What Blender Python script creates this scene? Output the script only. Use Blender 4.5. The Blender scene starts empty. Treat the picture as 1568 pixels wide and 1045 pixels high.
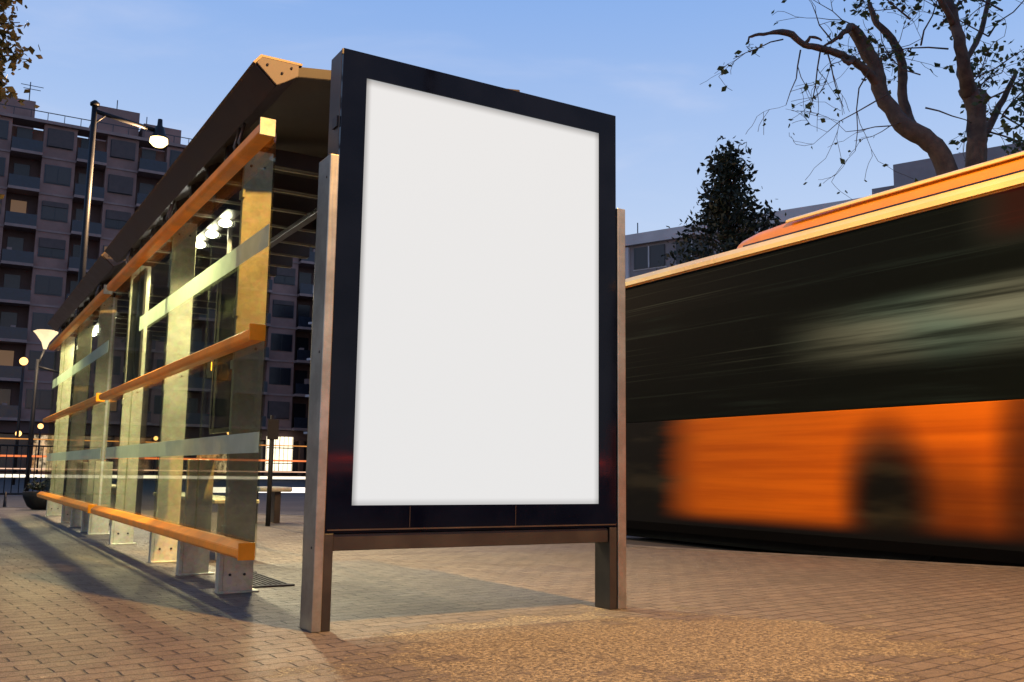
import bpy, bmesh, math, random
from mathutils import Vector, Matrix, Quaternion
random.seed(7)
S=bpy.context.scene
S.view_settings.view_transform='Standard'
S.view_settings.look='None'
S.view_settings.exposure=0
COL=bpy.context.collection

# ------------------------------------------------------------------ node helpers
class NT:
    def __init__(s,name):
        s.m=bpy.data.materials.new(name); s.m.use_nodes=True
        s.t=s.m.node_tree; s.t.nodes.clear()
        s.out=s.t.nodes.new('ShaderNodeOutputMaterial')
    def n(s,typ,**kw):
        nd=s.t.nodes.new(typ)
        for k,v in kw.items(): setattr(nd,k,v)
        return nd
    def put(s,sock,v):
        if isinstance(v,bpy.types.NodeSocket): s.t.links.new(v,sock)
        elif v is not None:
            if isinstance(v,(tuple,list)) and len(v)==3 and sock.type=='RGBA': v=(*v,1)
            sock.default_value=v
    def math(s,op,a,b=None,c=None,clamp=False):
        nd=s.n('ShaderNodeMath',operation=op); nd.use_clamp=clamp
        s.put(nd.inputs[0],a)
        if b is not None: s.put(nd.inputs[1],b)
        if c is not None: s.put(nd.inputs[2],c)
        return nd.outputs[0]
    def smooth(s,x,a,b,lo=0.,hi=1.):
        nd=s.n('ShaderNodeMapRange',interpolation_type='SMOOTHSTEP')
        if a>b: a,b,lo,hi=b,a,hi,lo
        s.put(nd.inputs['Value'],x)
        nd.inputs['From Min'].default_value=a;nd.inputs['From Max'].default_value=b
        nd.inputs['To Min'].default_value=lo;nd.inputs['To Max'].default_value=hi
        return nd.outputs[0]
    def mix(s,f,a,b,mode='MIX'):
        nd=s.n('ShaderNodeMix',data_type='RGBA',blend_type=mode)
        s.put(nd.inputs[0],f); s.put(nd.inputs[6],a); s.put(nd.inputs[7],b)
        return nd.outputs[2]
    def coord(s,kind='Object'):
        return s.n('ShaderNodeTexCoord').outputs[kind]
    def sep(s,v):
        nd=s.n('ShaderNodeSeparateXYZ'); s.put(nd.inputs[0],v); return nd.outputs
    def mapv(s,v,scale=(1,1,1),loc=(0,0,0),rot=(0,0,0)):
        nd=s.n('ShaderNodeMapping'); s.put(nd.inputs[0],v)
        nd.inputs['Scale'].default_value=scale;nd.inputs['Location'].default_value=loc;nd.inputs['Rotation'].default_value=rot
        return nd.outputs[0]
    def noise(s,v,scale=5,detail=4,rough=.55,col=False,dist=0):
        nd=s.n('ShaderNodeTexNoise'); s.put(nd.inputs['Vector'],v)
        nd.inputs['Scale'].default_value=scale;nd.inputs['Detail'].default_value=detail
        nd.inputs['Roughness'].default_value=rough;nd.inputs['Distortion'].default_value=dist
        return nd.outputs['Color' if col else 'Fac']
    def bump(s,h,st=.3,d=.01):
        nd=s.n('ShaderNodeBump'); s.put(nd.inputs['Height'],h)
        nd.inputs['Strength'].default_value=st;nd.inputs['Distance'].default_value=d
        return nd.outputs[0]
    def bsdf(s,color,rough=.5,metal=0,normal=None,emc=None,ems=0,alpha=None,spec=None,coat=None):
        p=s.n('ShaderNodeBsdfPrincipled')
        s.put(p.inputs['Base Color'],color);s.put(p.inputs['Roughness'],rough);s.put(p.inputs['Metallic'],metal)
        if normal is not None:s.put(p.inputs['Normal'],normal)
        if emc is not None:
            s.put(p.inputs['Emission Color'],emc);s.put(p.inputs['Emission Strength'],ems)
        if spec is not None: s.put(p.inputs['Specular IOR Level'],spec)
        if coat is not None: s.put(p.inputs['Coat Weight'],coat)
        return p.outputs[0]
    def done(s,sh,nosample=False):
        s.t.links.new(sh,s.out.inputs[0])
        if nosample: s.m.cycles.emission_sampling='NONE'
        return s.m

def simple(name,c,rough=.6,metal=0,var=.25,scale=4,bump=0,spec=None,coat=None):
    k=NT(name); v=k.coord()
    nz=k.noise(v,scale,4,.6)
    dk=tuple(x*(1-var) for x in c); lt=tuple(min(1,x*(1+var)) for x in c)
    col=k.mix(k.smooth(nz,.3,.7),dk,lt)
    r=k.math('ADD',k.math('MULTIPLY',k.math('SUBTRACT',nz,.5),.25),rough,clamp=True)
    nm=k.bump(k.noise(v,scale*12,3),bump,.01) if bump else None
    return k.done(k.bsdf(col,r,metal,nm,spec=spec,coat=coat))
def emit(name,c,st):
    k=NT(name); v=k.coord()
    e=k.n('ShaderNodeEmission');k.put(e.inputs[0],c)
    k.put(e.inputs[1],k.math('MULTIPLY',k.smooth(k.noise(v,3,2),.2,.8,.8,1.1),st))
    return k.done(e.outputs[0],True)

# ------------------------------------------------------------------ object helpers
def empty(name,loc=(0,0,0),rotz=0):
    e=bpy.data.objects.new(name,None);e.empty_display_size=.3;e.location=loc;e.rotation_euler=(0,0,rotz);COL.objects.link(e);return e
def mk(name,bm,mat,parent=None,smooth=False):
    me=bpy.data.meshes.new(name);bm.to_mesh(me);bm.free()
    if smooth:
        for p in me.polygons:p.use_smooth=True
    o=bpy.data.objects.new(name,me);COL.objects.link(o)
    if mat:me.materials.append(mat)
    if parent:o.parent=parent
    return o
def addbox(bm,b):
    x0,y0,z0,x1,y1,z1=b
    vs=[bm.verts.new(p) for p in((x0,y0,z0),(x1,y0,z0),(x1,y1,z0),(x0,y1,z0),(x0,y0,z1),(x1,y0,z1),(x1,y1,z1),(x0,y1,z1))]
    for f in((0,3,2,1),(4,5,6,7),(0,1,5,4),(1,2,6,5),(2,3,7,6),(3,0,4,7)):bm.faces.new([vs[i] for i in f])
def boxes(name,bl,mat,parent=None,bevel=0,seg=2):
    bm=bmesh.new()
    for b in bl:addbox(bm,b)
    if bevel:bmesh.ops.bevel(bm,geom=bm.edges[:],offset=bevel,segments=seg,affect='EDGES',profile=.5)
    return mk(name,bm,mat,parent)
def prism(name,prof,axis,a,b,mat,parent=None,bevel=0,smooth=False):
    bm=bmesh.new()
    def P(p,t):
        return {'y':(p[0],t,p[1]),'x':(t,p[0],p[1]),'z':(p[0],p[1],t)}[axis]
    A=[bm.verts.new(P(p,a)) for p in prof];B=[bm.verts.new(P(p,b)) for p in prof]
    n=len(prof)
    bm.faces.new(A);bm.faces.new(B[::-1])
    for i in range(n):bm.faces.new((A[i],B[i],B[(i+1)%n],A[(i+1)%n]))
    bmesh.ops.recalc_face_normals(bm,faces=bm.faces[:])
    if bevel:bmesh.ops.bevel(bm,geom=bm.edges[:],offset=bevel,segments=2,affect='EDGES')
    return mk(name,bm,mat,parent,smooth)
def tube(bm,pts,rad,seg=8,cap=True):
    pts=[Vector(p) for p in pts];rings=[]
    prev=None
    for i,p in enumerate(pts):
        d=(pts[min(i+1,len(pts)-1)]-pts[max(i-1,0)]).normalized()
        if prev is None:
            u=d.orthogonal().normalized()
        else:
            u=(prev-d*prev.dot(d)).normalized()
        prev=u;w=d.cross(u)
        r=rad[i] if isinstance(rad,(list,tuple)) else rad
        rings.append([bm.verts.new(p+(u*math.cos(2*math.pi*k/seg)+w*math.sin(2*math.pi*k/seg))*r) for k in range(seg)])
    for a,b in zip(rings,rings[1:]):
        for k in range(seg):bm.faces.new((a[k],a[(k+1)%seg],b[(k+1)%seg],b[k]))
    if cap:
        bm.faces.new(rings[0][::-1]);bm.faces.new(rings[-1])
def tubes(name,lst,mat,parent=None,seg=8):
    bm=bmesh.new()
    for pts,r in lst:tube(bm,pts,r,seg)
    return mk(name,bm,mat,parent,True)
def spline(pts,rad,sub=4):
    P=[Vector(p) for p in pts];o=[];r=[]
    for i in range(len(P)-1):
        a=P[max(i-1,0)];b=P[i];c=P[i+1];d=P[min(i+2,len(P)-1)]
        for j in range(sub):
            t=j/sub
            o.append(.5*((2*b)+(c-a)*t+(2*a-5*b+4*c-d)*t*t+(3*b-a-3*c+d)*t**3)+Vector([random.gauss(0,.006) for _ in range(3)]))
            r.append((rad[i]*(1-t)+rad[i+1]*t)*random.uniform(.93,1.08))
    o.append(P[-1]);r.append(rad[-1]);return o,r
def revolve(name,prof,c,mat,parent=None,seg=20):
    bm=bmesh.new();rings=[]
    for r,z in prof:rings.append([bm.verts.new((c[0]+r*math.cos(2*math.pi*k/seg),c[1]+r*math.sin(2*math.pi*k/seg),c[2]+z)) for k in range(seg)])
    for a,b in zip(rings,rings[1:]):
        for k in range(seg):bm.faces.new((a[k],a[(k+1)%seg],b[(k+1)%seg],b[k]))
    bm.faces.new(rings[0][::-1]);bm.faces.new(rings[-1])
    return mk(name,bm,mat,parent,True)
def light(name,typ,loc,power,color,parent=None,target=None,**kw):
    d=bpy.data.lights.new(name,typ);d.energy=power;d.color=color
    for k,v in kw.items():setattr(d,k,v)
    o=bpy.data.objects.new(name,d);COL.objects.link(o);o.location=loc
    if target is not None:
        o.rotation_euler=(Vector(target)-Vector(loc)).to_track_quat('-Z','Y').to_euler()
    if parent:o.parent=parent
    return o

# ------------------------------------------------------------------ camera
X=Vector((2466,-234.5,-1460)).normalized()
Y=Vector((-882,-190.5,-1460));Y=(Y-X*X.dot(Y)).normalized()
Z=X.cross(Y)
cd=bpy.data.cameras.new('camera');cam=bpy.data.objects.new('camera',cd);COL.objects.link(cam)
M=Matrix((X,Y,Z)).to_4x4();M.translation=(0,0,.68);cam.matrix_world=M
cd.sensor_width=36;cd.lens=36*1460/1568;cd.clip_start=.05;cd.clip_end=2000
S.camera=cam

# ------------------------------------------------------------------ world
SUN_EL=math.radians(7);SUN_ROT=math.radians(120)
w=bpy.data.worlds.new('World');S.world=w;w.use_nodes=True
t=w.node_tree;t.nodes.clear()
wo=t.nodes.new('ShaderNodeOutputWorld');bg=t.nodes.new('ShaderNodeBackground')
sk=t.nodes.new('ShaderNodeTexSky');sk.sky_type='NISHITA';sk.sun_disc=False;sk.sun_elevation=SUN_EL;sk.sun_rotation=SUN_ROT
sk.air_density=1.3;sk.dust_density=.5;sk.ozone_density=3
tc=t.nodes.new('ShaderNodeTexCoord')
def wm(typ):
    return t.nodes.new(typ)
mp=wm('ShaderNodeMapping');mp.inputs['Scale'].default_value=(1.0,1.0,5);mp.inputs['Rotation'].default_value=(.15,.1,.4)
nz=wm('ShaderNodeTexNoise');nz.inputs['Scale'].default_value=2.4;nz.inputs['Detail'].default_value=6;nz.inputs['Roughness'].default_value=.55;nz.inputs['Distortion'].default_value=.5
mr=wm('ShaderNodeMapRange');mr.interpolation_type='SMOOTHSTEP';mr.inputs['From Min'].default_value=.5;mr.inputs['From Max'].default_value=.8;mr.inputs['To Max'].default_value=.34
ST=.30
def c3(r,g,b):return (r/ST,g/ST,b/ST,1)
tint=wm('ShaderNodeMix');tint.data_type='RGBA';tint.inputs[0].default_value=.8;tint.inputs[7].default_value=c3(.19,.40,.90)
sp=wm('ShaderNodeSeparateXYZ');hz=wm('ShaderNodeMapRange');hz.interpolation_type='SMOOTHSTEP'
hz.inputs['From Min'].default_value=.04;hz.inputs['From Max'].default_value=.60;hz.inputs['To Min'].default_value=.97;hz.inputs['To Max'].default_value=.03
hc=wm('ShaderNodeMix');hc.data_type='RGBA';hc.inputs[7].default_value=c3(.66,.76,.92)
mx=wm('ShaderNodeMix');mx.data_type='RGBA';mx.inputs[7].default_value=c3(.76,.78,.92)
L=t.links.new
L(tc.outputs['Generated'],mp.inputs[0]);L(mp.outputs[0],nz.inputs['Vector']);L(nz.outputs['Fac'],mr.inputs['Value'])
L(tc.outputs['Generated'],sp.inputs[0]);L(sp.outputs[2],hz.inputs['Value'])
L(sk.outputs[0],tint.inputs[6]);L(hz.outputs[0],hc.inputs[0]);L(tint.outputs[2],hc.inputs[6])
L(mr.outputs[0],mx.inputs[0]);L(hc.outputs[2],mx.inputs[6]);L(mx.outputs[2],bg.inputs[0]);L(bg.outputs[0],wo.inputs[0])
bg.inputs[1].default_value=ST
light('sun','SUN',(0,0,30),.05,(1,.8,.65),target=Vector((0,0,30))-Vector((math.sin(SUN_ROT)*math.cos(SUN_EL),math.cos(SUN_ROT)*math.cos(SUN_EL),math.sin(SUN_EL))),angle=math.radians(2))

# ------------------------------------------------------------------ materials
def asphalt():
    k=NT('asphalt');v=k.coord();a=k.noise(v,180,2);b=k.noise(v,.6,5)
    c=k.mix(k.smooth(b,.3,.7),(.028,.027,.029),(.05,.047,.045));c=k.mix(k.smooth(a,.5,.75,0,.5),c,(.1,.09,.08))
    return k.done(k.bsdf(c,.7,0,k.bump(a,.4,.004),spec=.3))
def paving():
    k=NT('brick_paving');v=k.coord()
    wv=k.noise(v,1.3,2,col=True)
    vv=k.n('ShaderNodeVectorMath',operation='MULTIPLY_ADD');k.put(vv.inputs[0],wv);vv.inputs[1].default_value=(.06,.06,0);k.put(vv.inputs[2],v)
    wv2=k.noise(v,16,2,col=True)
    v3=k.n('ShaderNodeVectorMath',operation='MULTIPLY_ADD');k.put(v3.inputs[0],wv2);v3.inputs[1].default_value=(.016,.016,0);k.put(v3.inputs[2],vv.outputs[0])
    vr=k.mapv(v3.outputs[0],rot=(0,0,math.radians(-6)))
    br=k.n('ShaderNodeTexBrick');k.put(br.inputs['Vector'],vr);br.inputs['Scale'].default_value=1
    br.inputs['Brick Width'].default_value=.18;br.inputs['Row Height'].default_value=.09;br.inputs['Mortar Size'].default_value=.007
    br.inputs['Mortar Smooth'].default_value=.8;br.inputs['Bias'].default_value=-.1
    br.inputs['Color1'].default_value=(.145,.12,.096,1);br.inputs['Color2'].default_value=(.092,.076,.063,1);br.inputs['Mortar'].default_value=(.028,.023,.019,1)
    big=k.noise(v,.7,6,.65);fine=k.noise(v,90,3,.75);mid=k.noise(v,7,5,.75);gr=k.noise(v,28,4,.8)
    c=k.mix(k.smooth(big,.3,.7),br.outputs['Color'],k.mix(.5,br.outputs['Color'],(.06,.05,.044)))
    c=k.mix(k.smooth(mid,.46,.70,0,.45),c,(.175,.15,.12))
    c=k.mix(k.smooth(gr,.48,.66,0,.6),c,(.045,.037,.031))
    c=k.mix(k.smooth(fine,.5,.72,0,.65),c,(.21,.175,.14))
    c=k.mix(k.smooth(k.noise(v,2.3,6,.75),.52,.64,0,.6),c,(.10,.083,.068))
    vo=k.n('ShaderNodeTexVoronoi');k.put(vo.inputs['Vector'],v);vo.inputs['Scale'].default_value=3.1;vo.inputs['Randomness'].default_value=1
    c=k.mix(k.smooth(k.math('ADD',vo.outputs['Distance'],k.math('MULTIPLY',k.math('SUBTRACT',gr,.5),.08)),.045,.03,0,.55),c,(.3,.26,.21))
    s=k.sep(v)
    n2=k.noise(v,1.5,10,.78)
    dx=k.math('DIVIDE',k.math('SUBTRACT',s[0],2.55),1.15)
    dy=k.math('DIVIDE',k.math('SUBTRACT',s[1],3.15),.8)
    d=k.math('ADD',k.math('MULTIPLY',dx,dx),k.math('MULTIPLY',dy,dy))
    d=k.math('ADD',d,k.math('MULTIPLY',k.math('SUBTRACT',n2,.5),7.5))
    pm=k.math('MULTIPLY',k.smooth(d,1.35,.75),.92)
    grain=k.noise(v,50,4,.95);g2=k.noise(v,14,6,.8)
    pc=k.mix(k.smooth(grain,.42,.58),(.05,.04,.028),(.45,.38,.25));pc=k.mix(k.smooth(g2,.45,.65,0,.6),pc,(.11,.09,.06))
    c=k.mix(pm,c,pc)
    hb=k.math('SUBTRACT',1.,br.outputs['Fac'])
    h1=k.math('ADD',k.math('MULTIPLY',hb,.7),k.math('MULTIPLY',fine,.5))
    h1=k.math('ADD',h1,k.math('ADD',k.math('MULTIPLY',mid,.9),k.math('MULTIPLY',gr,.5)))
    h=k.n('ShaderNodeMix',data_type='FLOAT');k.put(h.inputs[0],pm);k.put(h.inputs[2],h1);k.put(h.inputs[3],k.math('ADD',k.math('MULTIPLY',grain,1.5),g2))
    r=k.smooth(big,.3,.7,.5,.75)
    return k.done(k.bsdf(c,r,0,k.bump(h.outputs[0],1.,.018),spec=.35))
m_asph=asphalt();m_pave=paving()
m_kerb=simple('kerb_stone',(.075,.066,.058),.8,0,.35,6,.4)
def steel():
    k=NT('brushed_steel');v=k.coord()
    a=k.noise(k.mapv(v,(60,60,1.5)),3,3,.6);b=k.noise(v,5,5,.7)
    c=k.mix(k.smooth(b,.3,.75),(.235,.22,.18),(.38,.36,.30))
    return k.done(k.bsdf(c,k.math('ADD',k.math('MULTIPLY',a,.2),.24),.9,k.bump(a,.12,.002)))
def galv():
    k=NT('galvanised_steel');v=k.coord()
    vo=k.n('ShaderNodeTexVoronoi');k.put(vo.inputs['Vector'],v);vo.inputs['Scale'].default_value=45
    b=k.noise(v,6,5,.7)
    c=k.mix(k.smooth(b,.3,.7),(.28,.275,.21),(.44,.43,.33));c=k.mix(.15,c,vo.outputs['Color'],'MULTIPLY')
    c=k.mix(k.smooth(k.noise(v,30,4,.8),.6,.75,0,.6),c,(.16,.15,.11))
    return k.done(k.bsdf(c,.45,.35))
m_steel=steel();m_galv=galv()
def blackm():
    k=NT('black_enamel');v=k.coord()
    return k.done(k.bsdf(k.mix(k.smooth(k.noise(v,3,4),.3,.7),(.001,.0015,.006),(.002,.003,.010)),k.smooth(k.noise(v,6,5,.7),.4,.8,.05,.12),spec=.12))
m_black=blackm()
m_dark=simple('dark_bronze_metal',(.026,.021,.018),.4,.4,.25,6)
m_bronze=simple('bronze_anodised',(.075,.055,.042),.38,.7,.2,5)
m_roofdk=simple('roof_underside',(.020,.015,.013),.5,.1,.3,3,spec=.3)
m_orange=simple('orange_rail_paint',(.86,.27,.004),.36,0,.15,5,spec=.35)
m_rub=simple('black_rubber',(.010,.010,.010),.8,spec=.1)
def glass(name,tint,cap,base=.04,dirt=.03):
    k=NT(name);v=k.coord()
    lw=k.n('ShaderNodeLayerWeight');lw.inputs[0].default_value=.35
    tr=k.n('ShaderNodeBsdfTransparent');k.put(tr.inputs[0],tint)
    gl=k.n('ShaderNodeBsdfGlossy');k.put(gl.inputs[0],(1,1,1));k.put(gl.inputs[1],.03)
    f=k.smooth(lw.outputs['Fresnel'],0,1,base,cap)
    mxs=k.n('ShaderNodeMixShader');k.put(mxs.inputs[0],f);k.put(mxs.inputs[1],tr.outputs[0]);k.put(mxs.inputs[2],gl.outputs[0])
    df=k.n('ShaderNodeBsdfDiffuse');k.put(df.inputs[0],(.5,.5,.42))
    ms=k.n('ShaderNodeMixShader');k.put(ms.inputs[0],k.smooth(k.noise(v,14,6,.8),.5,.85,.0,dirt));k.put(ms.inputs[1],mxs.outputs[0]);k.put(ms.inputs[2],df.outputs[0])
    return k.done(ms.outputs[0])
m_glass=glass('shelter_glass',(.84,.85,.74),.20)
def frosted():
    k=NT('frosted_band')
    tr=k.n('ShaderNodeBsdfTransparent');k.put(tr.inputs[0],(.85,.95,.88))
    p=k.bsdf(k.mix(k.smooth(k.noise(k.coord(),9,4),.3,.7),(.40,.44,.36),(.55,.58,.48)),.35)
    tl=k.n('ShaderNodeBsdfTranslucent');k.put(tl.inputs[0],(.75,.8,.68))
    a=k.n('ShaderNodeMixShader');k.put(a.inputs[0],.4);k.put(a.inputs[1],p);k.put(a.inputs[2],tl.outputs[0])
    b=k.n('ShaderNodeMixShader');k.put(b.inputs[0],.6);k.put(b.inputs[1],tr.outputs[0]);k.put(b.inputs[2],a.outputs[0])
    return k.done(b.outputs[0])
m_frost=frosted()
m_info=glass('smoked_info_glass',(.22,.19,.15),.3)
m_bark=simple('bark',(.045,.032,.025),.85,0,.5,9,.8)
def leafm(name,a,b,c3=None):
    k=NT(name);v=k.coord()
    c=k.mix(k.smooth(k.noise(v,2.5,3),.35,.65),a,b)
    if c3: c=k.mix(k.smooth(k.noise(v,13,2),.5,.7,0,.7),c,c3)
    p=k.bsdf(c,.5,spec=.25)
    tl=k.n('ShaderNodeBsdfTranslucent');k.put(tl.inputs[0],c)
    a2=k.n('ShaderNodeMixShader');k.put(a2.inputs[0],.3);k.put(a2.inputs[1],p);k.put(a2.inputs[2],tl.outputs[0])
    return k.done(a2.outputs[0])
m_leafd=leafm('dark_leaves',(.010,.015,.009),(.024,.03,.014),(.05,.035,.022))
m_leafy=leafm('plane_leaves',(.05,.05,.015),(.13,.10,.03),(.22,.12,.03))
m_leafo=leafm('sparse_leaves',(.02,.04,.016),(.05,.07,.025))

# ------------------------------------------------------------------ ground, road, pavement
bm=bmesh.new();f=[bm.verts.new(p) for p in((-900,-900,-.13),(900,-900,-.13),(900,900,-.13),(-900,900,-.13))];bm.faces.new(f)
mk('road',bm,m_asph)
pv=[(7.25,-13),(7.25,4.3),(5.72,7.3),(5.6,8.2),(5.5,11),(4.9,13.6),(3.6,15.8),(1.2,18),(-4,19.8),(-60,22),(-60,-13)]
prism('pavement',pv,'z',-.2,0,m_pave)
def ribbon(name,pts,wd,z0,z1,mat):
    bm=bmesh.new();L=[];n=len(pts)
    for i,p in enumerate(pts):
        a=Vector(pts[max(i-1,0)]);b=Vector(pts[min(i+1,n-1)]);d=(b-a).normalized();nn=Vector((d.y,-d.x))
        q=Vector(p)+nn*wd;L.append(((p[0],p[1]),(q.x,q.y)))
    R=[[bm.verts.new((a[0],a[1],z0)),bm.verts.new((b[0],b[1],z0)),bm.verts.new((b[0],b[1],z1)),bm.verts.new((a[0],a[1],z1))] for a,b in L]
    for i in range(n-1):
        for j in range(4):bm.faces.new((R[i][j],R[i][(j+1)%4],R[i+1][(j+1)%4],R[i+1][j]))
    bm.faces.new(R[0]);bm.faces.new(R[-1][::-1]);bmesh.ops.recalc_face_normals(bm,faces=bm.faces[:])
    return mk(name,bm,mat)
ribbon('kerb',[(-60,-13.002),(7.252,-13.002),(7.252,4.3),(5.722,7.3),(5.602,8.2),(5.502,11),(4.902,13.6),(3.602,15.8),(1.202,18.002),(-4,19.802),(-60,22.002)],.16,-.19,.006,m_kerb)
prism('pavement.001',[(10.6,-40),(60,-40),(60,26),(10.6,26)],'z',-.2,0,m_pave)
ribbon('kerb.001',[(10.598,26),(10.598,-40)],.16,-.19,.006,m_kerb)
prism('pavement.002',[(-120,70),(120,70),(120,100),(-120,100)],'z',-.2,0,m_kerb)

# ------------------------------------------------------------------ billboard
B=empty('advertising_light_box')
y0,y1=4.0,4.16
boxes('frame_body',[(1.46,y0+.02,.41,3.03,y1,2.62)],m_bronze,B,.004)
boxes('front_border',[(1.462,y0,.412,1.58,y0+.018,2.618),(2.92,y0,.412,3.028,y0+.018,2.618),(1.58,y0,2.50,2.92,y0+.018,2.618),(1.58,y0,.412,2.92,y0+.018,.53)],m_black,B)
def posterm():
    k=NT('backlit_poster');s=k.sep(k.coord())
    a=k.smooth(s[0],1.58,1.615,.5,1);b=k.smooth(s[0],2.92,2.885,.68,1);c=k.smooth(s[2],2.50,2.455,.55,1);d=k.smooth(s[2],.53,.565,.7,1)  # inner shadow along the box edges, put into the emission strength
    f=k.math('MULTIPLY',k.math('MULTIPLY',a,b),k.math('MULTIPLY',c,d))
    return k.done(k.bsdf((.01,.01,.01),.5,emc=(1,1,1.0),ems=k.math('MULTIPLY',f,.795),spec=.02))
boxes('poster',[(1.58,y0+.008,.53,2.92,y0+.016,2.50)],posterm(),B)
boxes('side_post_left',[(1.415,3.99,0,1.458,4.145,2.10)],m_steel,B,.004)
boxes('side_post_right',[(3.032,3.99,0,3.085,4.145,2.10)],m_steel,B,.004)
boxes('leg_left',[(1.46,4.0,0,1.502,4.13,.41)],m_dark,B,.003)
boxes('leg_right',[(2.985,4.0,0,3.03,4.13,.41)],m_dark,B,.003)
boxes('cross_bar',[(1.504,4.012,.335,2.983,4.12,.408)],m_dark,B,.003)
boxes('sill_strip',[(1.47,3.994,.422,3.02,3.999,.428)],m_bronze,B)
boxes('border_joints',[(1.86,3.9985,.43,1.862,3.9995,.525),(2.42,3.9985,.43,2.422,3.9995,.525)],m_bronze,B)
boxes('hinge_and_lock',[(1.452,4.03,2.25,1.459,4.09,2.30),(1.452,3.99,2.585,1.459,4.0,2.61)],m_dark,B)
tubes('post_screws',[([(1.4135,4.03,z),(1.4155,4.03,z)],.006) for z in(.35,1.2,2.0)],m_dark,B,8)

# ------------------------------------------------------------------ shelters
m_ceil=emit('ceiling_light_glow',(1,.97,.85),40)
def shelter(name,ya,yb,fins,short,lights,bandstart,info=None,pw=300):
    E=empty(name)
    gx=1.39;LX=1.80
    panes=[];n=4;L=(yb-ya)/n
    for i in range(n):panes.append((gx,ya+i*L+.004,.24,gx+.012,ya+(i+1)*L-.004,2.44))
    boxes('glass_panes',panes,m_glass,E)
    boxes('frosted_bands',[(gx-.003,ya+.003,1.83,gx-.001,bandstart,1.95),(gx-.003,ya+.003,.765,gx-.001,yb-.1,.87)],m_frost,E)
    def rail(z0,z1,nm,d=.085):
        pr=[(gx-.006,z0),(gx-.006,z1),(gx-d*.45,z1),(gx-d,z1-.03),(gx-d,z0+.015),(gx-d+.015,z0)]
        prism(nm,pr,'y',ya-.02,yb,m_orange,E,.003)
        boxes(nm+'_end_cap',[(gx-d-.002,ya-.032,z0-.002,gx-.004,ya-.021,z1+.002)],m_orange if z0<2 else m_galv,E,.002)
    rail(2.41,2.50,'top_rail');rail(1.33,1.41,'middle_rail');rail(.24,.32,'bottom_rail')
    fb=[];ft=[]
    for y in list(fins)+list(short):
        full=y in fins
        fb.append((gx+.02,y,0,gx+.19,y+.035,2.55 if full else .74));ft.append((gx-.004,y-.01,-.0,gx+.018,y+.06,.24))
        ft.append((gx+.0,y-.03,.001,gx+.22,y+.09,.012))
        if full:
            # pane clamps where glass meets the post
            for z in(.32,1.25,1.55,2.25):ft.append((gx+.013,y-.02,z,gx+.03,y+.055,z+.05))
    boxes('posts',fb,m_galv,E,.003)
    boxes('post_shoes',ft,m_galv,E,.002)
    tubes('post_bolts',[([(gx+.06+dx,y-.006,z),(gx+.06+dx,y+.001,z)],.008) for y in fins for dx in(0,.08) for z in(.1,1.37,2.45)],m_dark,E,6)
    pr=[(1.27,2.80),(1.30,2.835),(1.50,2.835),(2.9,3.02),(2.9,2.97),(1.50,2.775),(1.42,2.72),(1.385,2.70)]
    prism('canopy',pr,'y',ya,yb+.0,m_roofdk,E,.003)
    prism('fascia_skin',[(1.266,2.798),(1.2695,2.803),(1.3865,2.702),(1.383,2.697)],'y',ya+.002,yb-.002,m_bronze,E)
    prism('fascia_edge',[(1.255,2.80),(1.295,2.85),(1.52,2.85),(1.52,2.838),(1.302,2.838),(1.268,2.795)],'y',ya-.012,yb+.01,m_bronze,E)
    prism('canopy_end_plate',[(1.275,2.80),(1.30,2.836),(1.50,2.836),(1.50,2.774),(1.42,2.72),(1.385,2.70)],'y',ya-.014,ya-.003,m_dark if False else simple('end_plate_paint',(.10,.075,.06),.6,0,.2,9),E,.002)
    tubes('end_plate_bolts',[([(x,ya-.02,z),(x,ya-.01,z)],.007) for x,z in((1.33,2.80),(1.41,2.77),(1.46,2.81))],m_dark,E)
    ribs=[];thin=[];y=ya+1.2
    while y<yb-.1:
        ribs.append((1.44,y,2.66,2.85,y+.06,2.775));thin.append((1.44,y+.0605,2.655,2.85,y+.07,2.67));y+=.5
    boxes('canopy_ribs',ribs,m_roofdk,E,.004)
    boxes('canopy_rib_edges',thin,m_galv,E)
    boxes('canopy_beam',[(2.3,ya+1.1,2.6,2.36,yb-.05,2.64)],m_dark,E,.004)
    br=[]
    for y in fins:
        for o in(0,.10):br.append(([(1.41,y+o,2.5),(1.37,y+o,2.58),(1.40,y+o,2.70)],.010))
    tubes('roof_brackets',br,m_bronze,E)
    bmh=bmesh.new()
    for y in lights:
        bmesh.ops.create_uvsphere(bmh,u_segments=14,v_segments=8,radius=.05,matrix=Matrix.Translation((LX,y,2.60))@Matrix.Scale(.6,4,(0,0,1)))
    mk('ceiling_lights',bmh,m_ceil,E,True)
    boxes('ceiling_light_rail',[(LX-.06,lights[0]-.3,2.634,LX+.06,lights[-1]+.3,2.648)],m_dark,E)
    for i,y in enumerate(lights):
        if i%2==0:light('ceiling_light_lamp','SPOT',(LX,y,2.55),pw,(1,.90,.58),E,target=(LX,y,0),spot_size=math.radians(150),spot_blend=.6,shadow_soft_size=.04)
    if info:
        a,b=info
        boxes('information_panel',[(1.60,a,.95,1.62,b,2.02)],m_info,E)
        boxes('information_panel_frame',[(1.595,a-.03,.92,1.625,b+.03,.95),(1.595,a-.03,2.02,1.625,b+.03,2.05),(1.595,a-.03,.95,1.625,a,2.02),(1.595,b,.95,1.625,b+.03,2.02)],m_dark,E)
        boxes('closed_panel',[(gx+.03,8.6,1.45,gx+.05,9.2,2.4)],m_dark,E)
    boxes('seat',[(1.75,ya+2.3,.43,2.08,yb-.6,.46)],m_galv,E,.006)
    boxes('seat_legs',[(1.86,y,0,1.98,y+.04,.43) for y in (ya+2.6,(ya+yb)/2+.8,yb-.9)],m_galv,E,.004)
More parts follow.
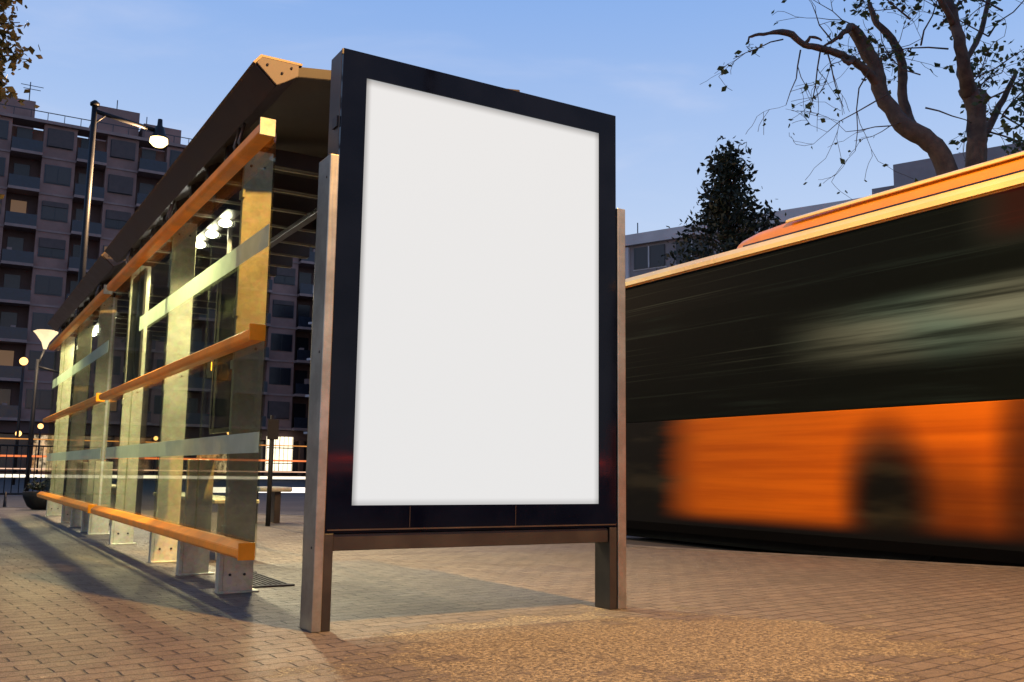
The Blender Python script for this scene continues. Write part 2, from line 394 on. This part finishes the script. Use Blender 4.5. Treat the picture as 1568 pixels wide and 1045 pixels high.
    boxes('roadside_columns',[(2.55,ya+2.6,0,2.63,ya+2.68,2.9),(2.55,yb-.8,0,2.63,yb-.72,2.9)],m_dark,E,.01)
    return E
sh1=shelter('bus_shelter',4.80,10.0,[5.45,7.40,9.25],[6.46],[7.445,7.87,8.30,8.73,9.155],8.5,(5.75,6.7),300)
sh2=shelter('bus_shelter.001',10.22,15.7,[11.2,13.1,15.0],[10.7,12.15],[13.1,13.55,14.0,14.45,14.9],15.6,None,260)
light('ceiling_light_lamp_near','SPOT',(1.85,6.35,2.56),560,(1,.90,.58),sh1,target=(1.85,6.35,0),spot_size=math.radians(140),spot_blend=.6,shadow_soft_size=.04)
D=empty('arrival_display')
boxes('housing',[(1.75,7.55,1.38,2.0,7.62,1.56)],m_rub,D,.004)
boxes('hanger',[(1.86,7.57,1.561,1.89,7.60,2.72)],m_dark,D)
seg=[]
for i,ch in enumerate(('0110110','1111110','0000000','1011011')):
    x=1.78+i*.05
    if ch=='0000000':
        seg+= [(x+.012,7.545,1.455,x+.018,7.549,1.462),(x+.012,7.545,1.482,x+.018,7.549,1.489)];continue
    S7=[(x,1.505,x+.03,1.511),(x+.026,1.475,x+.032,1.507),(x+.026,1.44,x+.032,1.472),(x,1.437,x+.03,1.443),(x-.002,1.44,x+.004,1.472),(x-.002,1.475,x+.004,1.507),(x,1.471,x+.03,1.477)]
    for on,(a,b,c,d) in zip(ch,S7):
        if on=='1':seg.append((a,7.545,b,c,7.549,d))
boxes('led_digits',seg,emit('led_amber',(1,.45,.03),6),D)

# ------------------------------------------------------------------ bus in motion
Bz=empty('city_bus')
def busm():
    k=NT('bus_side_blurred');v=k.coord();s=k.sep(v);y,z=s[1],s[2]
    st=k.noise(k.mapv(v,(1,.16,5)),2.0,4,.55);st2=k.noise(k.mapv(v,(1,.5,3)),1.3,3,.6)
    org=k.mix(k.smooth(st,.3,.7),(.42,.085,.001),(.58,.135,.002))
    m=k.smooth(k.math('ADD',y,k.math('MULTIPLY',k.math('SUBTRACT',st,.5),.5)),9.0,8.1)
    def blob(cy,cz,ry,rz,a,b,amt):
        q=k.math('DIVIDE',k.math('SUBTRACT',y,cy),ry);r=k.math('DIVIDE',k.math('SUBTRACT',z,cz),rz)
        q=k.math('ADD',k.math('MULTIPLY',q,q),k.math('MULTIPLY',r,r))
        return k.smooth(q,a,b,1-amt,1)
    m=k.math('MULTIPLY',m,blob(5.75,.5,.42,.60,.05,2.3,1))
    m=k.math('MULTIPLY',m,blob(5.25,.3,.85,.62,.0,1.6,.7))
    m=k.math('MULTIPLY',m,blob(4.30,.6,.42,1.3,.1,1.5,.85))
    m=k.math('MULTIPLY',m,blob(2.2,.5,.6,.7,.2,1.3,1))
    c=k.mix(m,k.mix(k.smooth(st2,.45,.75),(.003,.003,.002),(.022,.02,.011)),org)
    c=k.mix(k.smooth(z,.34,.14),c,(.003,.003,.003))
    return k.done(k.bsdf(c,.5,spec=.1))
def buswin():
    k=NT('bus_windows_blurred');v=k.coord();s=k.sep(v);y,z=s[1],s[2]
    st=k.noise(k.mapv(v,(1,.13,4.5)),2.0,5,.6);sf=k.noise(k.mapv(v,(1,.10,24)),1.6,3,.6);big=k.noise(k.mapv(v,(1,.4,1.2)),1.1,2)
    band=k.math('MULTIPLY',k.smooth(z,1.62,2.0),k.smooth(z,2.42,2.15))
    glow_band=k.math('MULTIPLY',band,k.smooth(y,7.2,5.0))  # blurred reflections and interior light put into the glass as emission streaks
    glow_band=k.math('MULTIPLY',glow_band,k.smooth(st,.30,.62,.12,1.))
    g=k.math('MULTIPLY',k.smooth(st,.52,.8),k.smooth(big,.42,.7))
    g=k.math('ADD',k.math('MULTIPLY',g,.02),k.math('MULTIPLY',glow_band,.20))
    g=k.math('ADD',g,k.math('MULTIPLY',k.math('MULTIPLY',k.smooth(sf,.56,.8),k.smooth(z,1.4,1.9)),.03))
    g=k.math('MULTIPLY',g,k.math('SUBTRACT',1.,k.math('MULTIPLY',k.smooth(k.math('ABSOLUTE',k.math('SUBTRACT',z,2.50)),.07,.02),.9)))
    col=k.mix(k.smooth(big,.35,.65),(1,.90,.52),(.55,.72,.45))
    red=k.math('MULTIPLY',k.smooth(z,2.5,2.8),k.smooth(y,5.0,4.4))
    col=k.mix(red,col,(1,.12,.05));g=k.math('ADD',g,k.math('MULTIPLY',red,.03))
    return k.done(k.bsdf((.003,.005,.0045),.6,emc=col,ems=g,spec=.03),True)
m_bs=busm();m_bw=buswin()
ys,ye=-1.9,10.15
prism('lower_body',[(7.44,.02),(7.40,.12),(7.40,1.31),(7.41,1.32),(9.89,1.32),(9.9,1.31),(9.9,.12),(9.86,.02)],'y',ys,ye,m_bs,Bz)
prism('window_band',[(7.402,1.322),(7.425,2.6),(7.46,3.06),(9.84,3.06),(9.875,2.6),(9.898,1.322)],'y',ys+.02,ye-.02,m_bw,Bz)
m_bor=simple('bus_orange_paint',(.90,.30,.01),.35,0,.12,1.5,coat=.2)
m_bye=simple('bus_edge_highlight',(1,.68,.2),.3,0,.1,1.5,coat=.3)  # yellow highlight of the bus roof edges, put into the paint colour
prism('roof',[(7.445,3.062),(7.45,3.12),(7.52,3.19),(7.75,3.235),(9.55,3.235),(9.78,3.19),(9.85,3.12),(9.855,3.062)],'y',ys,ye,m_bor,Bz)
prism('cant_rail_highlight',[(7.42,3.08),(7.425,3.13),(7.5,3.2),(7.515,3.19),(7.443,3.12),(7.443,3.08)],'y',ys,ye,m_bye,Bz)  # strip carrying the painted highlight along the cant rail
bm=bmesh.new();secs=[]
for yy,h,ins in ((7.95,.0,.30),(7.90,.10,.16),(7.78,.17,.10),(7.5,.215,.07),(7.0,.24,.05),(6.0,.25,.04),(4.4,.25,.03),(2.0,.25,.03),(-1.4,.25,.03)):
    prof=[(7.53+ins,3.16),(7.53+ins,3.2+h*.45),(7.60+ins,3.2+h*.8),(7.75+ins,3.2+h),(8.65,3.2+h*1.15),(9.55-ins,3.2+h),(9.70-ins,3.2+h*.8),(9.77-ins,3.2+h*.45),(9.77-ins,3.16)]
    secs.append([bm.verts.new((a,yy,b)) for a,b in prof])
for a,b in zip(secs,secs[1:]):
    for i in range(8):bm.faces.new((a[i],a[i+1],b[i+1],b[i]))
bm.faces.new(secs[0]);bm.faces.new(secs[-1][::-1]);bmesh.ops.recalc_face_normals(bm,faces=bm.faces[:])
mk('roof_pod',bm,m_bor,Bz,True)
prism('pod_highlight_strip',[(7.552,3.36),(7.56,3.385),(7.62,3.415),(7.63,3.40),(7.575,3.375),(7.567,3.355)],'y',ys+.6,7.0,m_bye,Bz)  # bright highlight on the pod shoulder, modelled as a yellow strip
prism('pod_gutter',[(7.515,3.205),(7.52,3.225),(7.555,3.225),(7.555,3.205)],'y',ys,7.6,m_dark,Bz)
def wheel(yc):
    bm=bmesh.new()
    bmesh.ops.create_cone(bm,cap_ends=True,segments=32,radius1=.47,radius2=.47,depth=.28,matrix=Matrix.Translation((7.70,yc,.34))@Matrix.Rotation(math.pi/2,4,'Y'))
    mk('wheel',bm,m_rub,Bz,False)
boxes('underbody',[(7.6,ys+.2,-.09,9.7,ye-.2,.018)],m_rub,Bz)
for yc in(5.75,.6):wheel(yc)

# ------------------------------------------------------------------ left apartment building
A=empty('apartment_block')
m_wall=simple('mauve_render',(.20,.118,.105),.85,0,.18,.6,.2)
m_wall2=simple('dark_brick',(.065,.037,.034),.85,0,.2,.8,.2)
m_slab=simple('balcony_concrete',(.21,.145,.135),.8,0,.15,1)
m_rail=simple('balcony_rail',(.012,.016,.028),.35,.2)
def winm():
    k=NT('window_glass_dark');v=k.coord()
    fl=k.n('ShaderNodeVectorMath',operation='FLOOR');k.put(fl.inputs[0],k.mapv(v,(1/4.65,.001,1/2.95),loc=(-5.2/4.65+.02,.5,-4.2/2.95+.02)))
    wn=k.n('ShaderNodeTexWhiteNoise');k.put(wn.inputs[0],fl.outputs[0])
    s=k.sep(wn.outputs['Color'])
    return k.done(k.bsdf(k.mix(s[0],(.006,.008,.014),(.03,.026,.03)),.25,emc=(1,.52,.2),ems=k.math('MULTIPLY',k.smooth(s[1],.93,.96),.12),spec=.35),True)
m_win=winm()
m_shut=simple('roller_shutter',(.05,.034,.034),.7,0,.2,2)
YB=82
walls=[];wall2=[];slabs=[];rails=[];wins=[];frames=[];shut=[];clut=[]
H=27.5;n_st=8
per=4.65
start=5.2-per*9
for b in range(17):
    xa=start+b*per
    walls.append((xa,YB-.9,4.2,xa+2.4,YB+.3,H))
    for s in range(n_st):
        z=4.2+s*2.95
        frames.append((xa+.25,YB-.95,z+.85,xa+2.15,YB-.905,z+2.35))
        wins.append((xa+.33,YB-1.0,z+.93,xa+1.17,YB-.955,z+2.27));wins.append((xa+1.23,YB-1.0,z+.93,xa+2.07,YB-.955,z+2.27))
        if random.random()<.45: shut.append((xa+.3,YB-1.08,z+2.3-random.choice((.35,.7,1.4)),xa+2.1,YB-1.02,z+2.34))
        slabs.append((xa-.02,YB-.96,z-.1,xa+2.42,YB-.905,z+.06))
        xb=xa+2.4
        slabs.append((xb+.03,YB-1.6,z-.12,xb+per-2.43,YB-.02,z+.1))
        rails.append((xb+.05,YB-1.58,z+.1,xb+per-2.45,YB-1.52,z+1.0))
        wins.append((xb+.4,YB-.08,z+.1,xb+1.5,YB-.02,z+2.3))
        if random.random()<.3:
            u=random.uniform(.2,1.6);clut.append((xb+u,YB-1.3,z+.1,xb+u+.35,YB-.9,z+random.uniform(1.0,1.5)))
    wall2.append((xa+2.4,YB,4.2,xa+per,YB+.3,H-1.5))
walls.append((start,YB+.31,0,start+17*per,YB+14,H-.2))
slabs.append((start-.2,YB-1.2,H,start+17*per+.2,YB+.6,H+.25))
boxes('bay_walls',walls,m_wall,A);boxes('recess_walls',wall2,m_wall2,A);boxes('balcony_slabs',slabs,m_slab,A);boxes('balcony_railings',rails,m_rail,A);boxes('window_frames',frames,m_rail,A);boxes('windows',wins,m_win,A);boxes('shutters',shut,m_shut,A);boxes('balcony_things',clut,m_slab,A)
boxes('penthouses',[(-4,YB+2,H,4.6,YB+9,30.2),(9.3,YB+2,H,12.6,YB+8,30.9),(12.9,YB+1.5,H,16,YB+8,29.9),(22,YB+2,H,30,YB+8,30.4),(-20,YB+2,H,-8,YB+8,30.6)],m_wall,A)
boxes('roof_railing',[(start,YB-1,H+.9,start+17*per,YB-.95,H+.96)]+[(start+j*1.2,YB-1,H+.25,start+j*1.2+.05,YB-.95,H+.9) for j in range(int(17*per/1.2))],m_rail,A)
tubes('antennas',[([(4.2,YB+4,30),(4.2,YB+4,32.5)],.04),([(3.5,YB+4,32.2),(5.2,YB+4,32.2)],.03),([(3.7,YB+4,31.9),(5.0,YB+4,31.9)],.03),([(11,YB+4,30.5),(11,YB+4,32.4)],.04),([(13.5,YB+4,29.5),(13.5,YB+4,31.4)],.04)],m_rail,A,5)
sf=[];sw=[];sd=[]
for b in range(26):
    xa=start+b*3.04
    sf.append((xa,YB-.6,0,xa+.35,YB+.3,4.08))
    (sw if random.random()<.4 else sd).append((xa+.36,YB-.2,.35,xa+3.03,YB-.1,3.1))
boxes('shop_piers',sf,m_wall2,A)
boxes('shop_fascia',[(start,YB-.7,3.2,start+17*per,YB-.201,4.05)],m_wall2,A)
k=NT('shop_light');v=k.coord();e=k.n('ShaderNodeEmission');k.put(e.inputs[0],k.mix(k.smooth(k.noise(v,.4,2),.4,.6),(1,.45,.15),(1,.75,.45)));k.put(e.inputs[1],k.smooth(k.noise(k.mapv(v,(1.5,1,1.2)),1.3,4,.7),.35,.7,.05,.9))
boxes('shop_windows_lit',sw,k.done(e.outputs[0],True),A);boxes('shop_windows_dark',sd,m_win,A)
boxes('bright_shop_window',[(24.0,YB-1.3,.6,25.1,YB-1.2,3.5),(25.2,YB-1.3,.6,26.3,YB-1.2,3.5)],emit('bright_shop',(1,.86,.6),2.0),A)
boxes('bright_shop_mullions',[(24.0+i*.37,YB-1.36,.6,24.03+i*.37,YB-1.32,3.5) for i in range(7)]+[(24,YB-1.36,2.5,26.3,YB-1.32,2.58),(24,YB-1.36,1.2,26.3,YB-1.32,1.27)],m_rail,A)

# ------------------------------------------------------------------ right-hand building
RB=empty('office_building',(37.1,47.7,0),0)
RB.rotation_euler=(0,0,math.atan2(-.927,.375))
m_rw=simple('pale_render',(.20,.17,.175),.85,0,.15,.5)
m_rw2=simple('light_panel',(.42,.38,.38),.7,0,.1,.5)
L0,L1=-30,48
boxes('main_block',[(L0,0.3,0,L1,14,15.6)],m_rw,RB)
boxes('parapet',[(L0-.2,0,15.3,L1+.2,14.2,16.0)],m_rw2,RB)
ww=[];pp=[];fr=[];sh=[]
for j in range(26):
    xx=L0+j*3
    for s in range(5):
        z=.8+s*3
        ww.append((xx+.3,.2,z+.9,xx+2.5,.299,z+2.3))
        fr.append((xx+.22,.25,z+.82,xx+2.58,.298,z+.9));fr.append((xx+1.36,.12,z+.9,xx+1.44,.199,z+2.3))
        if random.random()<.4:sh.append((xx+.34,.05,z+1.2,xx+1.3,.11,z+2.3))
    if j%3==0:pp.append((xx+2.55,.1,1,xx+2.95,.298,15.2))
boxes('windows',ww,m_win,RB);boxes('window_frames',fr,m_rw2,RB);boxes('pilasters',pp,m_rw2,RB);boxes('blinds',sh,m_rw2,RB)
boxes('balcony_slabs',[(L0,-.5,z,L1,.1,z+.18) for z in (3.6,6.6,9.6,12.6)],m_rw2,RB)
boxes('rooftop_plant',[(16,2,16.01,24,8,18.2),(14.5,3,16.01,15.8,6,17.3),(26,4,16.01,30,8,17.4)],m_rw,RB,.02)
tubes('roof_poles',[([(18,3,18.2),(18,3,19.8)],.05),([(22,3,18.2),(22,3,19.2)],.04),([(-1,3,16),(-1,3,17.6)],.04)],m_rail,RB,5)

# ------------------------------------------------------------------ trees
def leaves(name,pts,size,mat,parent,aspect=.5):
    vs=[];fs=[]
    for p in pts:
        s=size*random.uniform(.6,1.3)
        q=Quaternion((random.gauss(0,1),random.gauss(0,1),random.gauss(0,1),random.gauss(0,1))).normalized()
        a=q@Vector((s,0,0));b=q@Vector((0,s*aspect,0));c=q@Vector((0,0,s*.15))
        i=len(vs);P=Vector(p)
        vs+= [P-a,P-b*.9+c,P+a*.2-b,P+a,P+a*.2+b,P+b*.9+c]
        fs.append((i,i+1,i+2,i+3,i+4,i+5))
    me=bpy.data.meshes.new(name);me.from_pydata(vs,[],fs);me.materials.append(mat)
    o=bpy.data.objects.new(name,me);COL.objects.link(o);o.parent=parent;return o
def grow(lst,tips,p,d,L,r,depth,spread=.6,up=.1,minr=.004):
    n=4;pts=[p.copy()];rr=[r];q=p.copy();dd=d.copy()
    for i in range(n):
        dd=(dd+Vector((random.gauss(0,.22),random.gauss(0,.22),random.gauss(0,.18)+up*.3))).normalized()
        q=q+dd*L/n;pts.append(q.copy());rr.append(max(minr,r*(1-.6*(i+1)/n)))
    lst.append((pts,rr))
    if depth<=0:
        tips+=pts[1:];return
    if depth<=1:tips+=pts[2:]
    for j in range(random.choice((2,3,3))):
        k=random.randint(1,n)
        nd=(dd+Vector((random.gauss(0,spread),random.gauss(0,spread),random.gauss(0,spread)+up))).normalized()
        grow(lst,tips,pts[k],nd,L*random.uniform(.5,.8),max(minr,rr[k]*.65),depth-1,spread,up,minr)

T=empty('plane_tree',(11.15,7.27,0))
fw=Vector((math.sin(math.radians(31.14)),math.cos(math.radians(31.14)),0));rt=Vector((fw.y,-fw.x,0))
def tp(a,b,dp=0):
    return rt*a+fw*dp+Vector((0,0,b))
def q(px,py,dp=0):
    return tp((px-1490)/115.5,7.04-.00908*py,dp)
limbs=[
 ([tp(.05,0),tp(.05,1.5),tp(0,3.0),tp(-.02,4.0)],[.30,.24,.22,.2]),
 ([tp(-.02,3.7),q(1462,258),q(1440,222),q(1405,190,.1),q(1380,140,.2),q(1372,100,.2),q(1352,65,.15),q(1335,46,.1)],[.16,.13,.125,.11,.10,.10,.09,.075]),
 ([q(1376,128,.2),q(1355,112,.1),q(1322,96,0),q(1280,86,-.1),q(1250,84,-.15),q(1224,68,-.2),q(1195,70,-.2),q(1170,74,-.2),q(1163,84,-.2)],[.07,.06,.05,.045,.04,.045,.022,.018,.006]),
 ([q(1352,66,.15),q(1330,48,0),q(1318,58,-.1),q(1300,72,-.1),q(1280,84,-.1)],[.06,.05,.04,.025,.012]),
 ([q(1330,96,0),q(1318,108,-.1),q(1308,100,-.1)],[.035,.035,.02]),
 ([q(1250,84,-.15),q(1262,74,-.2),q(1275,80,-.2)],[.025,.02,.012]),
 ([q(1432,214,.1),q(1436,170,.5),q(1431,120,.6),q(1434,75,.6),q(1420,35,.6),q(1396,8,.6),q(1385,-25,.6)],[.075,.07,.065,.06,.055,.045,.03]),
 ([tp(.1,3.7),q(1508,250),q(1512,210),q(1512,170),q(1500,138)],[.16,.13,.125,.12,.11]),
 ([q(1503,150),q(1488,120,-.2),q(1476,80,-.3),q(1468,40,-.3),q(1458,0,-.3),q(1455,-60,-.3)],[.10,.085,.07,.065,.06,.05]),
 ([q(1510,165),q(1527,150,.1),q(1516,140,.1)],[.12,.10,.07]),
 ([q(1515,190),q(1530,205,.2),q(1552,180,.3),q(1572,150,.4),q(1600,100,.4)],[.08,.06,.05,.045,.03]),
 ([q(1498,130),q(1515,90,.4),q(1538,60,.5),q(1562,20,.6),q(1580,-40,.6)],[.065,.05,.04,.035,.03]),
 ([q(1470,60,-.3),q(1440,25,-.5),q(1425,-20,-.6)],[.045,.035,.025]),
]
limbs=[spline(a,b) for a,b in limbs]
tips=[]
tw=[]
for st,d,L in [((1224,68),(-.6,.1,-.3),.7),((1250,84),(-.3,0,-.8),.9),((1280,86),(0,0,-.7),.9),((1290,84),(.3,0,-1),.8),((1335,46),(-.5,0,.6),.8),((1300,72),(-.6,0,.5),.6),((1355,112),(-.5,.2,-.9),1.1),((1372,100),(.5,.2,.6),1.),((1380,150),(-.7,0,-.6),.9),((1405,190),(-.8,.2,-.1),.8)]:
    dd=(rt*d[0]+fw*d[1]+Vector((0,0,d[2]))).normalized()
    grow(tw,tips,q(*st),dd,L,.011,2,.6,-.05,.003)
t1=list(tips)
tips2=[]
for st,d,L in [((1434,75),(.3,0,.6),1.),((1431,120),(-.5,.2,.4),1.),((1420,35),(-.6,0,.4),.9),((1468,40),(.6,0,.5),1.),((1476,80),(-.6,-.2,.3),1.),((1488,120),(.5,-.3,-.3),1.),((1538,60),(.4,0,.4),1.1),((1538,60),(-.5,.2,.4),1.),((1552,180),(.2,0,.6),1.),((1562,20),(-.4,0,.1),1.),((1516,140),(.6,0,.4),.8),((1530,205),(.8,0,-.2),.9),((1512,170),(.7,-.2,.2),.9),((1458,0),(.7,0,.1),1.1),((1552,180),(.5,.2,-.1),.9),((1436,170),(.4,0,-.1),.7)]:
    dd=(rt*d[0]+fw*d[1]+Vector((0,0,d[2]))).normalized()
    grow(tw,tips2,q(*st),dd,L,.013,3,.6,.05,.003)
tubes('trunk_and_limbs',limbs,m_bark,T,10)
tubes('twigs',tw,m_bark,T,4)
lp=[]
for p in t1:
    if random.random()<.25:lp.append(p+Vector([random.gauss(0,.04) for _ in range(3)]))
for p in tips2:
    if random.random()<.85:lp.append(p+Vector([random.gauss(0,.07) for _ in range(3)]))
    if random.random()<.3:lp.append(p+Vector([random.gauss(0,.07) for _ in range(3)]))
leaves('leaves',lp,.05,m_leafo,T,.6)

G=empty('magnolia_tree',(17.8,18.5,0))
lp=[];tw=[([Vector((0,0,0)),Vector((0,0,3)),Vector((.05,0,6)),Vector((0,0,9.2))],[.16,.12,.07,.015])]
for i in range(330):
    z=3+6.4*random.random()**1.4;t0=(z-3)/6.4
    a=random.uniform(0,2*math.pi)
    R=2.75*(1-t0**1.1)**.95*(.76+.34*math.sin(z*3.1+1+a*2)) +.10
    rr=R*math.sqrt(random.uniform(.15,1.))
    c=Vector((rr*math.cos(a),rr*math.sin(a),z+rr*.18))
    tw.append(([Vector((0,0,max(1,z-.4))),c*.6+Vector((0,0,z*.4-.05)),c],[.03,.015,.006]))
    for j in range(26):lp.append(c+Vector((random.gauss(0,.18),random.gauss(0,.18),random.gauss(0,.17))))
tubes('trunk_and_branches',tw,m_bark,G,5);leaves('leaves',lp,.10,m_leafd,G,.42)

K=empty('street_tree',(-2.3,9.2,0))
tw=[([Vector((0,0,0)),Vector((.05,0,2)),Vector((0,.1,3.6))],[.17,.13,.11])];tips=[]
for i in range(10):
    a=i*2*math.pi/10+.3
    grow(tw,tips,Vector((0,.1,2.4+.2*i)),Vector((math.cos(a),math.sin(a),.75)).normalized(),1.4,.06,3,.5,.14,.005)
tips=[p for p in tips if p.x<2.1]
tw=[(a,b) for a,b in tw if max(p[0] for p in a)<2.3]
ext=[]
for mid,end in (((1.3,.1,3.9),(2.48,0,4.25)),((1.3,-.1,4.2),(2.42,-.1,4.7)),((1.2,.2,3.5),(2.42,.1,3.95)),((1.2,0,2.9),(2.35,0,3.12)),((1.2,.2,4.6),(2.35,.1,5.1)),((1.2,-.2,4.3),(2.4,-.2,4.45))):
    tw.append(([Vector((0,.1,mid[2]-.7)),Vector(mid),Vector(end)],[.05,.03,.012]))
    for j in range(4):
        grow(tw,ext,Vector(end)-Vector((.1*j,0,0)),Vector((.6,random.gauss(0,.5),random.gauss(.1,.5))).normalized(),.26,.008,1,.6,0,.003)
tubes('trunk_and_branches',tw,m_bark,K,6)
lp=[]
for p in tips:
    for _ in range(8):lp.append(p+Vector([random.gauss(0,.14) for _ in range(3)]))
for p in ext:
    for _ in range(3):lp.append(p+Vector([random.gauss(0,.06) for _ in range(3)]))
leaves('leaves',lp,.042,m_leafy,K,.65)

# ------------------------------------------------------------------ street lamps
m_pole=simple('lamp_pole_paint',(.012,.012,.014),.5,.2,spec=.2)
def lamp(name,x,y,h,arm,emc,est,pw):
    E=empty(name)
    tubes('pole',[([(x,y,0),(x,y,h*.5),(x,y,h+.15)],[.09,.075,.06])],m_pole,E,10)
    tubes('arm',[([(x,y,h),(x+arm,y,h-.2)],.05),([(x,y,h-.3),(x+.25,y,h-.04)],.02)],m_pole,E,8)
    boxes('base_plate',[(x-.2,y-.2,0.001,x+.2,y+.2,.03)],m_pole,E,.005)
    revolve('cap',[(.03,.12),(.10,.06),(.10,0.0)],(x,y,h+.12),m_pole,E,12)
    revolve('head',[(.05,.45),(.06,.3),(.10,.26),(.14,.1),(.2,.02),(.21,0)],(x+arm,y,h-.36),m_pole,E,20)
    revolve('lamp_glass',[(.19,0),(.20,-.10),(.12,-.18),(.02,-.20)],(x+arm,y,h-.362),emit(name+'_glow',(1,.70,.30),5),E,20)
    light('lamp_light','POINT',(x+arm,y,h-.75),pw,emc,E,shadow_soft_size=.15)
    return E
lamp('street_lamp',2.36,22,8.45,1.38,(1,.62,.3),30,3500)
def sodium(name,x,y,h,ax,ay,pw,tgt):
    E=empty(name)
    tubes('pole',[([(x,y,0),(x,y,h)],[.08,.06])],m_pole,E,10)
    tubes('arm',[([(x,y,h),(x+ax,y+ay,h+.1)],.04)],m_pole,E,8)
    revolve('head',[(.04,.3),(.12,.16),(.26,.03),(.27,0)],(x+ax,y+ay,h-.1),m_pole,E,16)
    revolve('lamp_glass',[(.2,0),(.18,-.05),(.02,-.1)],(x+ax,y+ay,h-.102),emit(name+'_glow',(1,.6,.25),12),E,16)
    light('lamp_light','SPOT',(x+ax,y+ay,h-.25),pw,(1,.52,.13),E,target=tgt,spot_size=math.radians(140),spot_blend=.8,shadow_soft_size=.10)
    return E
sodium('street_lamp.001',5.0,-2.5,7.5,-1.8,1.6,9200,(3.6,1.7,0))
sodium('added_fill_lamp',-5.5,6.0,7.5,1.4,0,500,(-2.5,6,0))  # added fill light for the left side, out of view, with pole and head
E=empty('pedestrian_lamp')
tubes('pole',[([(2.22,30,0),(2.24,30,3.7)],[.07,.05])],m_pole,E,8)
revolve('glowing_cone',[(.04,0),(.1,.2),(.26,.42),(.34,.5),(.26,.54)],(2.4,30,4.0),emit('cone_glow',(1,.74,.42),1.4),E,16)
tubes('bracket',[([(2.24,30,3.5),(2.4,30,4.02)],.035),([(2.24,30,3.5),(2.9,30,3.35)],.035)],m_pole,E,6)
light('lamp_light','POINT',(2.4,29.5,4.0),150,(1,.75,.45),E,shadow_soft_size=.2)
for i,(x,y,z) in enumerate([(2.52,40,4.45),(4.9,60,2.8),(3.5,55,2.2),(9.5,70,3.2),(13.,70,2.6),(17,66,3.0)]):
    E=empty('globe_lamp')
    tubes('pole',[([(x,y,0),(x,y,z)],.05)],m_pole,E,6)
    bm=bmesh.new();bmesh.ops.create_uvsphere(bm,u_segments=12,v_segments=8,radius=.15,matrix=Matrix.Translation((x,y,z+.15)));mk('globe',bm,emit('globe_glow',(1,.5,.16),3.5),E,True)

# ------------------------------------------------------------------ traffic light trails (long exposure)
def trail(name,pts,r,c,st):
    bm=bmesh.new();tube(bm,pts,r,6);return mk(name,bm,emit(name+'_glow',c,st),None,True)
trail('headlight_trail',[(-20,30,.42),(0,30,.42),(20,30,.45),(60,32,.5)],.045,(1,.88,.7),1.6)
trail('headlight_trail',[(-20,30.2,.62),(0,30,.62),(20,30,.62),(60,32,.6)],.015,(1,.6,.4),1.2)
trail('headlight_trail',[(4.5,19,.28),(12,19,.28),(40,22,.28)],.055,(1,.9,.8),2)
trail('taillight_trail',[(-20,33,1.0),(10,33,1.0),(60,35,1.0)],.03,(1,.25,.08),1.2)
trail('taillight_trail',[(-20,36,1.6),(10,36,1.6),(60,37,1.6)],.02,(1,.4,.1),.8)
trail('taillight_trail',[(-30,-17,1.02),(30,-17,1.02)],.04,(1,.05,.02),26)
trail('taillight_trail',[(-30,-17.5,.72),(30,-17.5,.72)],.02,(1,.08,.02),14)

# ------------------------------------------------------------------ small street furniture
E=empty('crowd_barrier')
tb=[]
for bx in(-.3,.95):
    tb.append(([(bx,19.2,.2),(bx,19.2,1.05),(bx+1.15,19.2,1.05),(bx+1.15,19.2,.2),(bx,19.2,.2)],.02))
    for j in range(1,10):tb.append(([(bx+j*.115,19.2,.2),(bx+j*.115,19.2,1.05)],.008))
    for u in(.15,1.0):tb.append(([(bx+u-.0,18.95,-.1),(bx+u,19.2,.22),(bx+u,19.45,-.1)],.018))
tubes('rails',tb,m_pole,E,5)
E=empty('planter_bowl')
revolve('bowl',[(.12,0),(.2,.05),(.27,.2),(.28,.28),(.24,.28),(.22,.22)],(1.5,17.2,0),m_rub,E,16)
lpx=[Vector((1.5+random.gauss(0,.11),17.2+random.gauss(0,.11),.32+abs(random.gauss(0,.07)))) for _ in range(160)]
leaves('plants',lpx,.05,m_leafd,E)
E=empty('park_bench')
boxes('seat',[(3.35,12.2,.40,4.0,12.75,.46)],m_galv,E,.02)
boxes('legs',[(3.5,12.3,0,3.58,12.6,.4),(3.8,12.3,0,3.88,12.6,.4)],m_dark,E,.005)
E=empty('sign_post')
tubes('post',[([(3.53,11.66,0),(3.53,11.66,1.35)],.03)],m_pole,E,8)
boxes('plate',[(3.46,11.62,1.05,3.60,11.628,1.3)],m_pole,E,.004)
E=empty('drain_grate')
boxes('bars',[(1.64+i*.03,5.65,.002,1.655+i*.03,6.4,.010) for i in range(8)]+[(1.62,5.62,.001,1.88,5.65,.011),(1.62,6.4,.001,1.88,6.43,.011)],m_dark,E)
